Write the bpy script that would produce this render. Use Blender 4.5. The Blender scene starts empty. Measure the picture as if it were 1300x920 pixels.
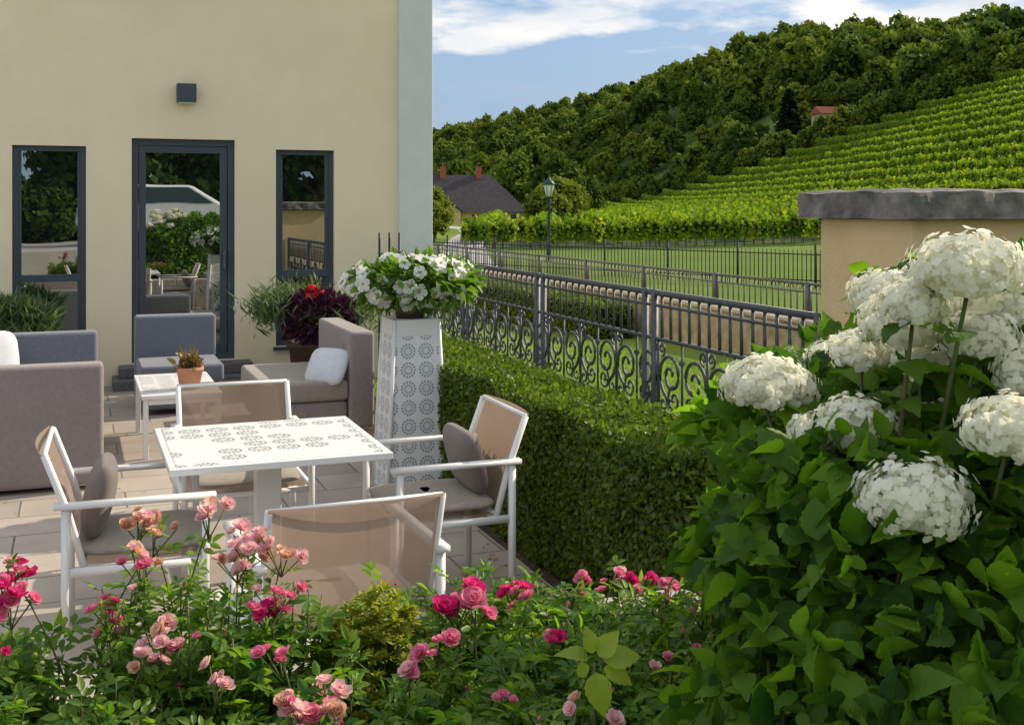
import bpy, math, random
import numpy as np
from mathutils import Vector, Matrix
rng=np.random.default_rng(7); random.seed(7)
R=math.radians(21); CU,SU=math.cos(R),math.sin(R)
def uv2w(u,v): return (u*CU-v*SU, u*SU+v*CU)
sc=bpy.context.scene
# ---------------------------------------------------------------- materials
def newmat(name):
    m=bpy.data.materials.new(name); m.use_nodes=True
    nt=m.node_tree; nt.nodes.clear()
    out=nt.nodes.new('ShaderNodeOutputMaterial'); return m,nt,out
def N(nt,t,**k):
    n=nt.nodes.new('ShaderNode'+t)
    for a,b in k.items(): setattr(n,a,b)
    return n
def mixc(nt,fac,a,b,blend='MIX'):
    n=N(nt,'Mix',data_type='RGBA',blend_type=blend)
    for s,v in ((0,fac),(6,a),(7,b)):
        if isinstance(v,bpy.types.NodeSocket): nt.links.new(v,n.inputs[s])
        else: n.inputs[s].default_value=(v if s==0 else (*v,1))
    return n.outputs[2]
def mth(nt,op,a,b=None,clamp=False):
    n=N(nt,'Math',operation=op,use_clamp=clamp)
    for i,v in enumerate((a,b)):
        if v is None: continue
        if isinstance(v,bpy.types.NodeSocket): nt.links.new(v,n.inputs[i])
        else: n.inputs[i].default_value=v
    return n.outputs[0]
def noise(nt,scale,detail=4,vec=None,rough=.55):
    n=N(nt,'TexNoise'); n.inputs['Scale'].default_value=scale; n.inputs['Detail'].default_value=detail
    n.inputs['Roughness'].default_value=rough
    if vec is not None: nt.links.new(vec,n.inputs['Vector'])
    return n.outputs['Fac']
def ramp(nt,f,a,b,c0=0,c1=1):
    n=N(nt,'MapRange'); n.inputs[1].default_value=a; n.inputs[2].default_value=b
    n.inputs[3].default_value=c0; n.inputs[4].default_value=c1
    nt.links.new(f,n.inputs[0]); return n.outputs[0]
def solid(name,c,rough=.6,c2=None,scale=6,bump=0,bscale=60,metal=0,big=None,spec=.4,sheen=0):
    m,nt,out=newmat(name); p=N(nt,'BsdfPrincipled')
    tc=N(nt,'TexCoord').outputs['Object']
    col=None
    if c2 is not None:
        col=mixc(nt,ramp(nt,noise(nt,scale,6,tc),.35,.65),c,c2)
        if big: col=mixc(nt,ramp(nt,noise(nt,big[1],3,tc),.45,.7,0,.7),col,big[0])
        nt.links.new(col,p.inputs['Base Color'])
    else: p.inputs['Base Color'].default_value=(*c,1)
    p.inputs['Roughness'].default_value=rough; p.inputs['Metallic'].default_value=metal
    p.inputs['Specular IOR Level'].default_value=spec
    if sheen: p.inputs['Sheen Weight'].default_value=sheen
    if bump:
        b=N(nt,'Bump'); b.inputs['Strength'].default_value=bump; b.inputs['Distance'].default_value=.01
        nt.links.new(noise(nt,bscale,5,tc),b.inputs['Height']); nt.links.new(b.outputs[0],p.inputs['Normal'])
    nt.links.new(p.outputs[0],out.inputs[0]); return m
def leafmat(name,c1,c2,trans=.35,tcol=None,rough=.42,inst=False,spec=.35,dark=.55,bump=0):
    m,nt,out=newmat(name); p=N(nt,'BsdfPrincipled'); g=N(nt,'NewGeometry')
    col=mixc(nt,g.outputs['Random Per Island'],c1,c2)
    if inst:
        oi=N(nt,'ObjectInfo')
        col=mixc(nt,ramp(nt,oi.outputs['Random'],0,1,0,.85),col,tuple(x*inst for x in (c2[0]*1.5,c2[1]*1.15,c2[2]*.8)))
        f2=mth(nt,'FRACT',mth(nt,'MULTIPLY',oi.outputs['Random'],17.3))
        col=mixc(nt,ramp(nt,f2,.5,1,0,.8),col,tuple(x*.65 for x in c1))
    tc=N(nt,'TexCoord').outputs['Object']
    col=mixc(nt,ramp(nt,noise(nt,3,2,tc),.4,.7,0,.35),col,tuple(x*dark for x in c1))
    nt.links.new(col,p.inputs['Base Color']); p.inputs['Roughness'].default_value=rough
    p.inputs['Specular IOR Level'].default_value=spec
    if bump:
        b=N(nt,'Bump'); b.inputs['Strength'].default_value=bump; b.inputs['Distance'].default_value=.004
        nt.links.new(noise(nt,70,3,tc),b.inputs['Height']); nt.links.new(b.outputs[0],p.inputs['Normal'])
    t=N(nt,'BsdfTranslucent')
    tm=tcol or (1.6,1.7,.6)
    tl=mixc(nt,1.0,col,tm,'MULTIPLY'); nt.links.new(tl,t.inputs['Color'])
    mx=N(nt,'MixShader'); mx.inputs[0].default_value=trans
    nt.links.new(p.outputs[0],mx.inputs[1]); nt.links.new(t.outputs[0],mx.inputs[2])
    nt.links.new(mx.outputs[0],out.inputs[0]); return m
def medallion(name,cell,base,hole,sparse=False,axes='XY'):
    m,nt,out=newmat(name); p=N(nt,'BsdfPrincipled')
    sep=N(nt,'SeparateXYZ'); nt.links.new(N(nt,'TexCoord').outputs['Object'],sep.inputs[0])
    a=sep.outputs[axes[0]]; b=sep.outputs[axes[1]]
    a=mth(nt,'DIVIDE',a,cell); b=mth(nt,'DIVIDE',b,cell)
    b2=mth(nt,'FLOOR',b)
    fa=mth(nt,'SUBTRACT',mth(nt,'FRACT',a),.5); fb=mth(nt,'SUBTRACT',mth(nt,'FRACT',b),.5)
    r=mth(nt,'SQRT',mth(nt,'ADD',mth(nt,'MULTIPLY',fa,fa),mth(nt,'MULTIPLY',fb,fb)))
    an=mth(nt,'ARCTAN2',fb,fa)
    rings=mth(nt,'GREATER_THAN',mth(nt,'SINE',mth(nt,'MULTIPLY',r,2*math.pi*6.2)),-.45)
    pet=mth(nt,'GREATER_THAN',mth(nt,'COSINE',mth(nt,'MULTIPLY',an,14)),-.5)
    inn=mth(nt,'LESS_THAN',r,.475); cen=mth(nt,'GREATER_THAN',r,.07)
    k=mth(nt,'MULTIPLY',mth(nt,'MULTIPLY',rings,pet),mth(nt,'MULTIPLY',inn,cen))
    if sparse:
        cv=N(nt,'CombineXYZ'); nt.links.new(mth(nt,'FLOOR',a),cv.inputs[0]); nt.links.new(b2,cv.inputs[1])
        wn=noise(nt,.43,0,cv.outputs[0])
        k=mth(nt,'MULTIPLY',k,mth(nt,'GREATER_THAN',wn,.46))
    col=mixc(nt,k,base,hole)
    nt.links.new(col,p.inputs['Base Color']); p.inputs['Roughness'].default_value=.35
    nt.links.new(p.outputs[0],out.inputs[0]); return m
M={}
M['wall']=solid('plaster_cream',(.92,.81,.57),.9,(.88,.77,.53),2.5,.3,90,big=((.83,.73,.50),.7))
M['pilaster']=solid('plaster_pale',(.74,.77,.74),.85,(.68,.71,.69),3,.2,90)
M['pillar']=solid('stucco_ochre',(.84,.64,.36),.9,(.76,.57,.31),5,.5,70,big=((.58,.46,.30),1.6))
M['cap']=solid('cap_stone',(.28,.26,.24),.9,(.10,.095,.09),9,1.0,35)
M['frame']=solid('frame_grey',(.06,.08,.10),.4)
M['step']=solid('step_stone',(.16,.155,.16),.7,(.11,.105,.11),20,.3,80)
M['kerb']=solid('kerb_stone',(.50,.45,.39),.8,(.34,.31,.27),14,.4,90)
M['soil']=solid('soil',(.05,.035,.022),.95,(.10,.075,.05),12,1,30)
M['white']=solid('white_paint',(.84,.84,.82),.35)
M['iron']=solid('iron_grey',(.13,.135,.145),.5,(.085,.09,.10),20,.2,80,metal=.2)
M['black']=solid('black_iron',(.02,.022,.025),.5)
M['sofa']=solid('fabric_taupe',(.31,.265,.255),.95,(.27,.23,.225),40,.3,500,spec=.1,sheen=.3)
M['sofab']=solid('fabric_blue',(.18,.19,.225),.95,(.15,.165,.20),40,.3,500,spec=.1,sheen=.3)
M['cushion']=solid('cushion_grey',(.36,.31,.26),.95,(.31,.27,.23),30,.3,400,spec=.1,sheen=.3)
M['cush2']=solid('cushion_dark',(.19,.16,.14),.95,(.16,.135,.12),30,.3,400,spec=.1,sheen=.3)
M['pillow']=solid('pillow_white',(.72,.74,.78),.9,(.66,.68,.73),20,.3,300)
M['terra']=solid('terracotta',(.56,.26,.15),.8,(.46,.22,.13),9,.2,60)
M['brown']=solid('planter_brown',(.12,.07,.05),.7,(.08,.048,.036),15,.3,50)
M['table']=medallion('table_top',.125,(.84,.84,.82),(.14,.15,.17),True)
M['table2']=medallion('low_table_top',.14,(.82,.82,.80),(.40,.42,.45),True)
M['ped']=medallion('pedestal_perforated',.118,(.86,.86,.86),(.30,.33,.37),False,'XZ')
M['pedside']=medallion('pedestal_side',.118,(.86,.86,.86),(.30,.33,.37),False,'YZ')
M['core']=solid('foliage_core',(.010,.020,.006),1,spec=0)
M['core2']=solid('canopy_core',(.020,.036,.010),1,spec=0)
M['bark']=solid('bark',(.10,.075,.055),.9,(.06,.045,.035),12,.8,30)
M['stem']=solid('stem_green',(.10,.16,.04),.6,(.12,.09,.04),6)
M['hedge']=leafmat('hedge_leaf',(.05,.09,.012),(.19,.26,.028),.38)
M['rose_leaf']=leafmat('rose_leaf',(.045,.14,.02),(.26,.40,.045),.48)
M['hyd_leaf']=leafmat('hydrangea_leaf',(.030,.09,.014),(.22,.39,.03),.5,rough=.5,bump=1.0,spec=.25)
M['lime']=leafmat('lime_leaf',(.30,.42,.05),(.42,.50,.07),.45)
M['hyd']=leafmat('hydrangea_petal',(.94,.93,.80),(.95,.95,.88),.45,(1,1,.94),.6,spec=.03,dark=.93)
M['pale']=leafmat('rose_pale',(.86,.52,.56),(.92,.74,.70),.4,(1.1,.95,.95),.6,spec=.08,dark=.95)
M['pink']=leafmat('rose_pink',(.80,.22,.38),(.88,.42,.52),.38,(1.1,.85,.95),.6,spec=.08,dark=.95)
M['mag']=leafmat('rose_magenta',(.70,.02,.20),(.84,.10,.36),.38,(1.1,.8,.95),.6,spec=.08,dark=.95)
M['faded']=leafmat('rose_faded',(.74,.46,.36),(.86,.62,.44),.35,(1.1,.95,.85),.7,spec=.08,dark=.85)
M['wflower']=leafmat('white_petal',(.90,.90,.88),(.93,.93,.91),.35,(1,1,1),.6,spec=.05,dark=.97)
M['yellow']=solid('yellow_centre',(.7,.45,.05),.7)
M['red']=leafmat('red_petal',(.7,.01,.01),(.8,.03,.02),.25,(1,.8,.8),.6)
M['purple']=leafmat('purple_leaf',(.04,.012,.035),(.10,.03,.07),.2,(1.2,.8,1))
M['herb']=leafmat('herb_leaf',(.09,.15,.07),(.19,.26,.13),.25)
M['petleaf']=leafmat('petunia_leaf',(.07,.16,.02),(.20,.33,.05),.4)
M['sedum']=leafmat('sedum_leaf',(.20,.32,.03),(.52,.44,.07),.25,rough=.5)
M['tree']=leafmat('tree_leaf',(.06,.11,.020),(.13,.19,.030),.28,inst=1.15,rough=.7,spec=.1,dark=.8)
M['gtree']=leafmat('garden_tree_leaf',(.035,.07,.014),(.08,.13,.022),.25,rough=.6,spec=.1,dark=.8)
M['conifer']=leafmat('conifer_leaf',(.02,.045,.018),(.035,.07,.024),.1,rough=.6,spec=.1)
M['vine']=leafmat('vine_leaf',(.12,.22,.02),(.23,.35,.03),.42,inst=1.0,rough=.6,spec=.15)
M['grassb']=leafmat('grass_blade',(.15,.26,.025),(.28,.40,.05),.45)
M['housewall']=solid('house_plaster',(.70,.55,.26),.9,(.62,.49,.22),2)
M['roof']=solid('roof_tiles',(.05,.05,.06),.8,(.09,.075,.075),3,.5,12,spec=.1)
M['brick']=solid('chimney_brick',(.40,.12,.07),.9)
M['road']=solid('road_pale',(.42,.40,.38),.9,(.36,.34,.32),3)
M['stonewall']=solid('stone_wall',(.42,.36,.27),.9,(.26,.22,.17),6,.8,25)
M['carpaint']=solid('car_paint',(.80,.81,.83),.25); M['tyre']=solid('tyre',(.02,.02,.02),.8)
M['lantern']=solid('lantern_glass',(.78,.86,.80),.2)
def meshfab():
    m,nt,out=newmat('sling_mesh'); p=N(nt,'BsdfPrincipled'); tc=N(nt,'TexCoord').outputs['Object']
    w=N(nt,'TexWave'); w.inputs['Scale'].default_value=90; nt.links.new(tc,w.inputs[0])
    col=mixc(nt,w.outputs['Fac'],(.31,.225,.175),(.39,.29,.23)); nt.links.new(col,p.inputs[0]); p.inputs['Roughness'].default_value=.8
    t=N(nt,'BsdfTranslucent'); t.inputs[0].default_value=(.56,.40,.30,1)
    tr=N(nt,'BsdfTransparent')
    a=N(nt,'MixShader'); a.inputs[0].default_value=.38; nt.links.new(p.outputs[0],a.inputs[1]); nt.links.new(t.outputs[0],a.inputs[2])
    b=N(nt,'MixShader'); b.inputs[0].default_value=.17; nt.links.new(a.outputs[0],b.inputs[1]); nt.links.new(tr.outputs[0],b.inputs[2])
    nt.links.new(b.outputs[0],out.inputs[0]); return m
M['mesh']=meshfab()
def glassmat():
    m,nt,out=newmat('window_glass'); d=N(nt,'BsdfDiffuse'); d.inputs[0].default_value=(.012,.014,.014,1)
    g=N(nt,'BsdfGlossy'); g.inputs['Roughness'].default_value=.006; g.inputs[0].default_value=(.9,.93,.92,1)
    bp=N(nt,'Bump'); bp.inputs['Strength'].default_value=.03; bp.inputs['Distance'].default_value=.02
    nt.links.new(noise(nt,1.6,1,N(nt,'TexCoord').outputs['Object']),bp.inputs['Height']); nt.links.new(bp.outputs[0],g.inputs['Normal'])
    x=N(nt,'MixShader'); x.inputs[0].default_value=.48
    nt.links.new(d.outputs[0],x.inputs[1]); nt.links.new(g.outputs[0],x.inputs[2]); nt.links.new(x.outputs[0],out.inputs[0]); return m
M['glass']=glassmat()
def patiomat():
    m,nt,out=newmat('patio_slabs'); p=N(nt,'BsdfPrincipled'); tc=N(nt,'TexCoord').outputs['Object']
    b=N(nt,'TexBrick'); nt.links.new(tc,b.inputs['Vector'])
    b.inputs['Color1'].default_value=(.60,.51,.42,1); b.inputs['Color2'].default_value=(.42,.365,.31,1)
    b.inputs['Mortar'].default_value=(.13,.11,.10,1); b.inputs['Scale'].default_value=1; b.inputs['Mortar Size'].default_value=.006
    b.inputs['Brick Width'].default_value=.6; b.inputs['Row Height'].default_value=.4; b.inputs['Mortar Smooth'].default_value=.2
    c=mixc(nt,ramp(nt,noise(nt,160,3,tc),.4,.65),b.outputs['Color'],(.25,.23,.21)); 
    c=mixc(nt,.5,b.outputs['Color'],c)
    c=mixc(nt,ramp(nt,noise(nt,1.7,5,tc),.40,.68,0,.55),c,(.28,.24,.21))
    nt.links.new(c,p.inputs[0]); p.inputs['Roughness'].default_value=.75
    bb=N(nt,'Bump'); bb.inputs['Strength'].default_value=.6; bb.inputs['Distance'].default_value=.01
    h=mth(nt,'SUBTRACT',mth(nt,'MULTIPLY',noise(nt,120,4,tc),.25),b.outputs['Fac']); nt.links.new(h,bb.inputs['Height'])
    nt.links.new(bb.outputs[0],p.inputs['Normal']); nt.links.new(p.outputs[0],out.inputs[0]); return m
M['patio']=patiomat()
def groundmat():
    m,nt,out=newmat('ground_grass'); p=N(nt,'BsdfPrincipled'); tc=N(nt,'TexCoord').outputs['Object']
    c=mixc(nt,ramp(nt,noise(nt,.08,6,tc),.35,.65),(.13,.20,.03),(.20,.27,.05))
    c=mixc(nt,ramp(nt,noise(nt,25,3,tc),.35,.7,0,.5),c,(.07,.12,.02))
    c=mixc(nt,ramp(nt,noise(nt,.9,4,tc),.5,.7,0,.4),c,(.20,.21,.07))
    za=N(nt,'Attribute',attribute_name='zone'); 
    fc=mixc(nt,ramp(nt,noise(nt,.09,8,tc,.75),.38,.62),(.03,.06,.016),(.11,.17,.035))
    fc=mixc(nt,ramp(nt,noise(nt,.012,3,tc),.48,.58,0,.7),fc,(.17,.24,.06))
    sp_=N(nt,'SeparateColor'); nt.links.new(za.outputs['Color'],sp_.inputs[0])
    c=mixc(nt,sp_.outputs[1],c,mixc(nt,ramp(nt,noise(nt,.5,4,tc),.4,.6),(.035,.06,.018),(.08,.10,.035)))
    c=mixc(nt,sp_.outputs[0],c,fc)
    c=mixc(nt,mth(nt,'MULTIPLY',sp_.outputs[2],.35),c,(.08,.13,.15))  # distance haze painted into the far hills as a blue tint
    nt.links.new(c,p.inputs[0]); p.inputs['Roughness'].default_value=.9; p.inputs['Specular IOR Level'].default_value=.1
    bb=N(nt,'Bump'); bb.inputs['Strength'].default_value=.8; bb.inputs['Distance'].default_value=.05
    nt.links.new(noise(nt,30,4,tc),bb.inputs['Height']); nt.links.new(bb.outputs[0],p.inputs['Normal'])
    nt.links.new(p.outputs[0],out.inputs[0]); return m
M['ground']=groundmat()
# ---------------------------------------------------------------- helpers
def link(o): sc.collection.objects.link(o); return o
def empty(name,loc=(0,0,0),rz=0):
    o=bpy.data.objects.new(name,None); o.location=loc; o.rotation_euler=(0,0,rz); o.empty_display_size=.2; return link(o)
def pyobj(name,V,F,mat,parent=None,smooth=False):
    me=bpy.data.meshes.new(name); me.from_pydata([tuple(v) for v in V],[],[tuple(f) for f in F]); me.update()
    for mm in (mat if isinstance(mat,(list,tuple)) else [mat]): me.materials.append(mm)
    if smooth: me.polygons.foreach_set('use_smooth',[True]*len(me.polygons))
    o=link(bpy.data.objects.new(name,me)); o.parent=parent; return o
BF=[(0,3,2,1),(4,5,6,7),(0,1,5,4),(1,2,6,5),(2,3,7,6),(3,0,4,7)]
def box(parent,name,lo,hi,mat,bevel=0,seg=2):
    x0,y0,z0=lo; x1,y1,z1=hi
    V=[(x0,y0,z0),(x1,y0,z0),(x1,y1,z0),(x0,y1,z0),(x0,y0,z1),(x1,y0,z1),(x1,y1,z1),(x0,y1,z1)]
    o=pyobj(name,V,BF,mat,parent)
    if bevel:
        b=o.modifiers.new('b','BEVEL'); b.width=bevel; b.segments=seg
        if seg>2: o.data.polygons.foreach_set('use_smooth',[True]*6)
    return o
class B:
    def __init__(s): s.v=[];s.f=[];s.m=[];s.n=0
    def add(s,V,F,mi=0):
        V=np.asarray(V,float).reshape(-1,3);F=np.asarray(F,int).reshape(-1,3)
        s.v.append(V);s.f.append(F+s.n);s.m.append(np.full(len(F),mi));s.n+=len(V)
    def inst(s,T,Mx,P,mi=0):
        V,F=T; P=np.asarray(P,float); n=len(P)
        if n==0: return
        W=np.einsum('nij,kj->nki',Mx,V)+P[:,None,:]
        FF=(F[None]+(np.arange(n)*len(V))[:,None,None]).reshape(-1,3)
        s.add(W.reshape(-1,3),FF,mi)
    def box(s,lo,hi,mi=0):
        x0,y0,z0=lo; x1,y1,z1=hi
        V=[(x0,y0,z0),(x1,y0,z0),(x1,y1,z0),(x0,y1,z0),(x0,y0,z1),(x1,y0,z1),(x1,y1,z1),(x0,y1,z1)]
        F=[];
        for q in BF: F+= [(q[0],q[1],q[2]),(q[0],q[2],q[3])]
        s.add(V,F,mi)
    def tube(s,P,r,k=6,mi=0,cap=True):
        P=np.asarray(P,float); n=len(P); r=np.broadcast_to(np.asarray(r,float),(n,))
        T=np.gradient(P,axis=0); T/=np.linalg.norm(T,axis=1)[:,None]+1e-9
        up=np.array([0,0,1.]) if abs(T[0][2])<.9 else np.array([1.,0,0])
        A=np.cross(T,up); A/=np.linalg.norm(A,axis=1)[:,None]+1e-9; C=np.cross(T,A)
        a=np.arange(k)*2*math.pi/k+math.pi/4
        V=(P[:,None]+r[:,None,None]*(np.cos(a)[None,:,None]*A[:,None]+np.sin(a)[None,:,None]*C[:,None])).reshape(-1,3)
        F=[]
        for i in range(n-1):
            for j in range(k):
                q=i*k+j;w=i*k+(j+1)%k; F+=[(q,w,w+k),(q,w+k,q+k)]
        if cap:
            for j in range(1,k-1): F+=[(0,j+1,j),((n-1)*k,(n-1)*k+j,(n-1)*k+j+1)]
        s.add(V,F,mi)
    def lathe(s,prof,c=(0,0,0),k=24,mi=0):
        V=[];F=[]
        for r,z in prof:
            for j in range(k):
                a=2*math.pi*j/k; V.append((c[0]+r*math.cos(a),c[1]+r*math.sin(a),c[2]+z))
        for i in range(len(prof)-1):
            for j in range(k):
                q=i*k+j;w=i*k+(j+1)%k; F+=[(q,w,w+k),(q,w+k,q+k)]
        s.add(V,F,mi)
    def obj(s,name,mats,parent=None,smooth=False):
        V=np.concatenate(s.v);F=np.concatenate(s.f);mi=np.concatenate(s.m)
        me=bpy.data.meshes.new(name); me.vertices.add(len(V)); me.vertices.foreach_set('co',V.astype(np.float32).ravel())
        me.loops.add(len(F)*3); me.loops.foreach_set('vertex_index',F.astype(np.int32).ravel())
        me.polygons.add(len(F)); me.polygons.foreach_set('loop_start',(np.arange(len(F))*3).astype(np.int32))
        me.polygons.foreach_set('material_index',mi.astype(np.int32))
        for mm in mats: me.materials.append(mm)
        me.update(calc_edges=True); me.validate()
        if smooth: me.polygons.foreach_set('use_smooth',[True]*len(me.polygons))
        o=link(bpy.data.objects.new(name,me)); o.parent=parent; return o
def nrm(a): return a/(np.linalg.norm(a,axis=-1,keepdims=True)+1e-9)
def frames(D,Nn,S=1.0):
    y=nrm(np.asarray(D,float)); z=np.asarray(Nn,float); z=nrm(z-(z*y).sum(-1,keepdims=True)*y); x=np.cross(y,z)
    S=np.broadcast_to(np.asarray(S,float),(len(y),))
    return np.stack([x,y,z],-1)*S[:,None,None]
def rdir(n): return nrm(rng.normal(size=(n,3)))
def leafT(w=.45,fold=.12,droop=.15,ts=(.22,.5,.8),ws=(.8,1,.55)):
    V=[(0,0,0)]
    for t,a in zip(ts,ws):
        for sx in (-1,0,1): V.append((sx*w*a*.5,t,(abs(sx))*fold*a-droop*t*t))
    V.append((0,1,-droop)); L=len(V)-1; F=[(0,2,1),(0,3,2)]
    for i in range(len(ts)-1):
        a=1+3*i
        for j in (0,1): F+=[(a+j,a+j+1,a+j+4),(a+j,a+j+4,a+j+3)]
    a=1+3*(len(ts)-1); F+=[(a,a+1,L),(a+1,a+2,L)]
    return np.array(V,float),np.array(F)
LEAF=leafT(); THIN=(np.array([(0,0,0),(-.06,.4,.02),(.06,.4,.02),(0,1,-.05)],float),np.array([(0,2,1),(1,2,3)]))
def bigT(droop,fold,ph):
    ts=np.array([.06,.14,.22,.30,.38,.46,.54,.62,.70,.78,.86,.93]); w0=.70*np.sin(math.pi*np.clip(ts,0,1)**.72)**.85
    V=[(0,0,0)]
    for i,(t,a) in enumerate(zip(ts,w0)):
        tooth=1.06 if i%2 else .95
        for sx in (-1,0,1):
            V.append((sx*a*.5*tooth,t+(.03*tooth if sx else 0),abs(sx)*fold*a-droop*t*t+(.022*math.sin(i*2.6+ph) if sx else 0)))
    V.append((0,1.04,-droop*1.1)); L=len(V)-1; F=[(0,2,1),(0,3,2)]
    for i in range(len(ts)-1):
        a=1+3*i
        for j in (0,1): F+=[(a+j,a+j+1,a+j+4),(a+j,a+j+4,a+j+3)]
    a=1+3*(len(ts)-1); F+=[(a,a+1,L),(a+1,a+2,L)]
    return np.array(V,float),np.array(F)
BIGS=[bigT(.22,.14,0),bigT(.45,.08,1),bigT(.1,.26,2),bigT(.6,.18,3)]
def bigs(b,Mx,P,mi=0):
    k=rng.integers(0,4,len(P)); P=np.asarray(P)
    for i in range(4): b.inst(BIGS[i],Mx[k==i],P[k==i],mi)
QUAD=(np.array([(-.5,0,0),(.5,0,.08),(.35,.9,-.05),(-.35,1,.05)],float),np.array([(0,1,2),(0,2,3)]))
def merge(Ts):
    V=[];F=[];n=0
    for v,f in Ts: V.append(v);F.append(f+n);n+=len(v)
    return np.concatenate(V),np.concatenate(F)
def xf(T,rz=0,rx=0,s=1,t=(0,0,0)):
    Mx=np.array(Matrix.Rotation(rz,3,'Z')@Matrix.Rotation(rx,3,'X'))*s
    return T[0]@Mx.T+np.array(t),T[1]
PETAL=leafT(.9,.16,-.25,(.25,.6,.92),(.6,1,.8))
def roseT():
    L=[]
    for n,tilt,s,o in ((3,1.35,.42,.1),(4,1.15,.6,.5),(5,.85,.78,.2),(6,.5,.92,.7),(6,.15,1.0,.1)):
        for i in range(n): L.append(xf(PETAL,i*2*math.pi/n+o+random.uniform(-.15,.15),tilt+random.uniform(-.15,.15),s*random.uniform(.8,1.08),(0,0,.12*(1-s))))
    return merge(L)
ROSES=[roseT() for _ in range(4)]
BUD=merge([xf(PETAL,i*2*math.pi/4+.3,1.25,.55) for i in range(4)])
FLORET=merge([xf(leafT(1.0,.04,.12,(.3,.75),(.85,.95)),i*math.pi/2,.1) for i in range(4)])
FIVE=merge([xf(leafT(.85,.05,.1,(.3,.75),(.6,1)),i*math.pi*.4,.2) for i in range(5)])
COMP=merge([xf(LEAF,0,0,1,(0,1.0,0))]+[xf(LEAF,sx*1.15,0,.9,(0,t,0)) for t in (.35,.85) for sx in (-1,1)]+[(np.array([(-.02,0,0),(.02,0,0),(0,1.05,0)],float),np.array([(0,1,2)]))])
def blob(a,b,c,e=.5,n=20,mm=12):
    V=[];F=[]
    def p(t,e): return math.copysign(abs(t)**e,t)
    for i in range(mm+1):
        ph=-math.pi/2+math.pi*i/mm
        for j in range(n):
            th=2*math.pi*j/n
            V.append((a*p(math.cos(ph),.8)*p(math.cos(th),e),b*p(math.cos(ph),.8)*p(math.sin(th),e),c*p(math.sin(ph),1)))
    for i in range(mm):
        for j in range(n):
            q=i*n+j;w=i*n+(j+1)%n; F+=[(q,w,w+n),(q,w+n,q+n)]
    return np.array(V),np.array(F)
def placeM(rx=0,ry=0,rz=0): return np.array(Matrix.Rotation(rz,3,'Z')@Matrix.Rotation(ry,3,'Y')@Matrix.Rotation(rx,3,'X'))
# ---------------------------------------------------------------- terrain
def sm(t): t=np.clip(t,0,1); return t*t*(3-2*t)
def sp(t): return np.logaddexp(0,t)
def bd(X,Y): return .861*(X-10)+.509*(Y-300)
def terr(X,Y):
    X=np.asarray(X,float);Y=np.asarray(Y,float)
    z=-.06-.44*sm((Y-12)/18)
    s=.43*7*sp((X-29)/7)
    s=np.where(s>22,22+ (s-22)*.12,s)
    z=z+s*sm((Y-22)/28)
    d=bd(X,Y); dd=10*sp(np.clip(d/10,-30,60)); z=z+(.245-.095*sm((X-30)/120))*np.minimum(dd,165)*sm((Y-60)/80)
    z=z+sm(d/40)*(2.5*np.sin(X/33+Y/71)+2.5*np.sin(Y/41-X/57))
    z=z+45*sm((Y-700)/600)*(1+.15*np.sin(X/120))
    return z
def build_ground():
    a=np.linspace(-1,1,200); xs=12+ 1300*np.sinh(a*5)/math.sinh(5)
    b=np.linspace(0,1,260); ys=-80+(1900)*(np.sinh(b*4)/math.sinh(4))
    X,Y=np.meshgrid(xs,ys); Z=terr(X,Y)
    V=np.stack([X,Y,Z],-1).reshape(-1,3); nx=len(xs)
    i,j=np.meshgrid(np.arange(len(ys)-1),np.arange(nx-1),indexing='ij'); q=(i*nx+j).ravel()
    F=np.concatenate([np.stack([q,q+1,q+nx+1],-1),np.stack([q,q+nx+1,q+nx],-1)])
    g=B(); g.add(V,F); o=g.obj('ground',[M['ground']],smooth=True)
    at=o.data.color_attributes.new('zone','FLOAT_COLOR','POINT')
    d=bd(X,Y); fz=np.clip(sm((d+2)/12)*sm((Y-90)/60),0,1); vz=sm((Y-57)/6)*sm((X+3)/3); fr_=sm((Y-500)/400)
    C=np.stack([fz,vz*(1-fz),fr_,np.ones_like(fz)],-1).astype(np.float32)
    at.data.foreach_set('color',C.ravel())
build_ground()
# ---------------------------------------------------------------- patio + bed
G=lambda n: empty(n,(0,0,0),R)
p=G('patio'); box(p,'slabs',(-7,3.45,-.2),(2.12,12.14,0),M['patio']); box(p,'soil_strip',(2.12,3.45,-.2),(2.68,12.0,-.012),M['soil'])
p=G('garden_bed'); box(p,'soil',(-5,.7,-.2),(4.6,3.2,.44),M['soil'])
kb=G('bed_kerb')
for i in range(9):
    u0=-4.6+i*.9; box(kb,'kerb_block',(u0+.003,3.2,-.1),(u0+.897,3.45,.5+random.uniform(-.003,.003)),M['kerb'],.012)
lt=G('fallen_leaves'); b=B(); n=320; P=np.stack([rng.uniform(-2,2.2,n),rng.uniform(3.5,10,n),np.full(n,.006)],-1)
k=rng.random(n)<.5; P[k,0]=2.25-np.abs(rng.normal(size=k.sum()))*.25
b.inst(LEAF,frames(rdir(n)*[1,1,.05],rdir(n)*.3+[0,0,1],rng.uniform(.012,.035,n)),P,0); b.obj('litter',[leafmat('dry_leaf',(.25,.15,.05),(.45,.35,.15),.1)],lt)
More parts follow.
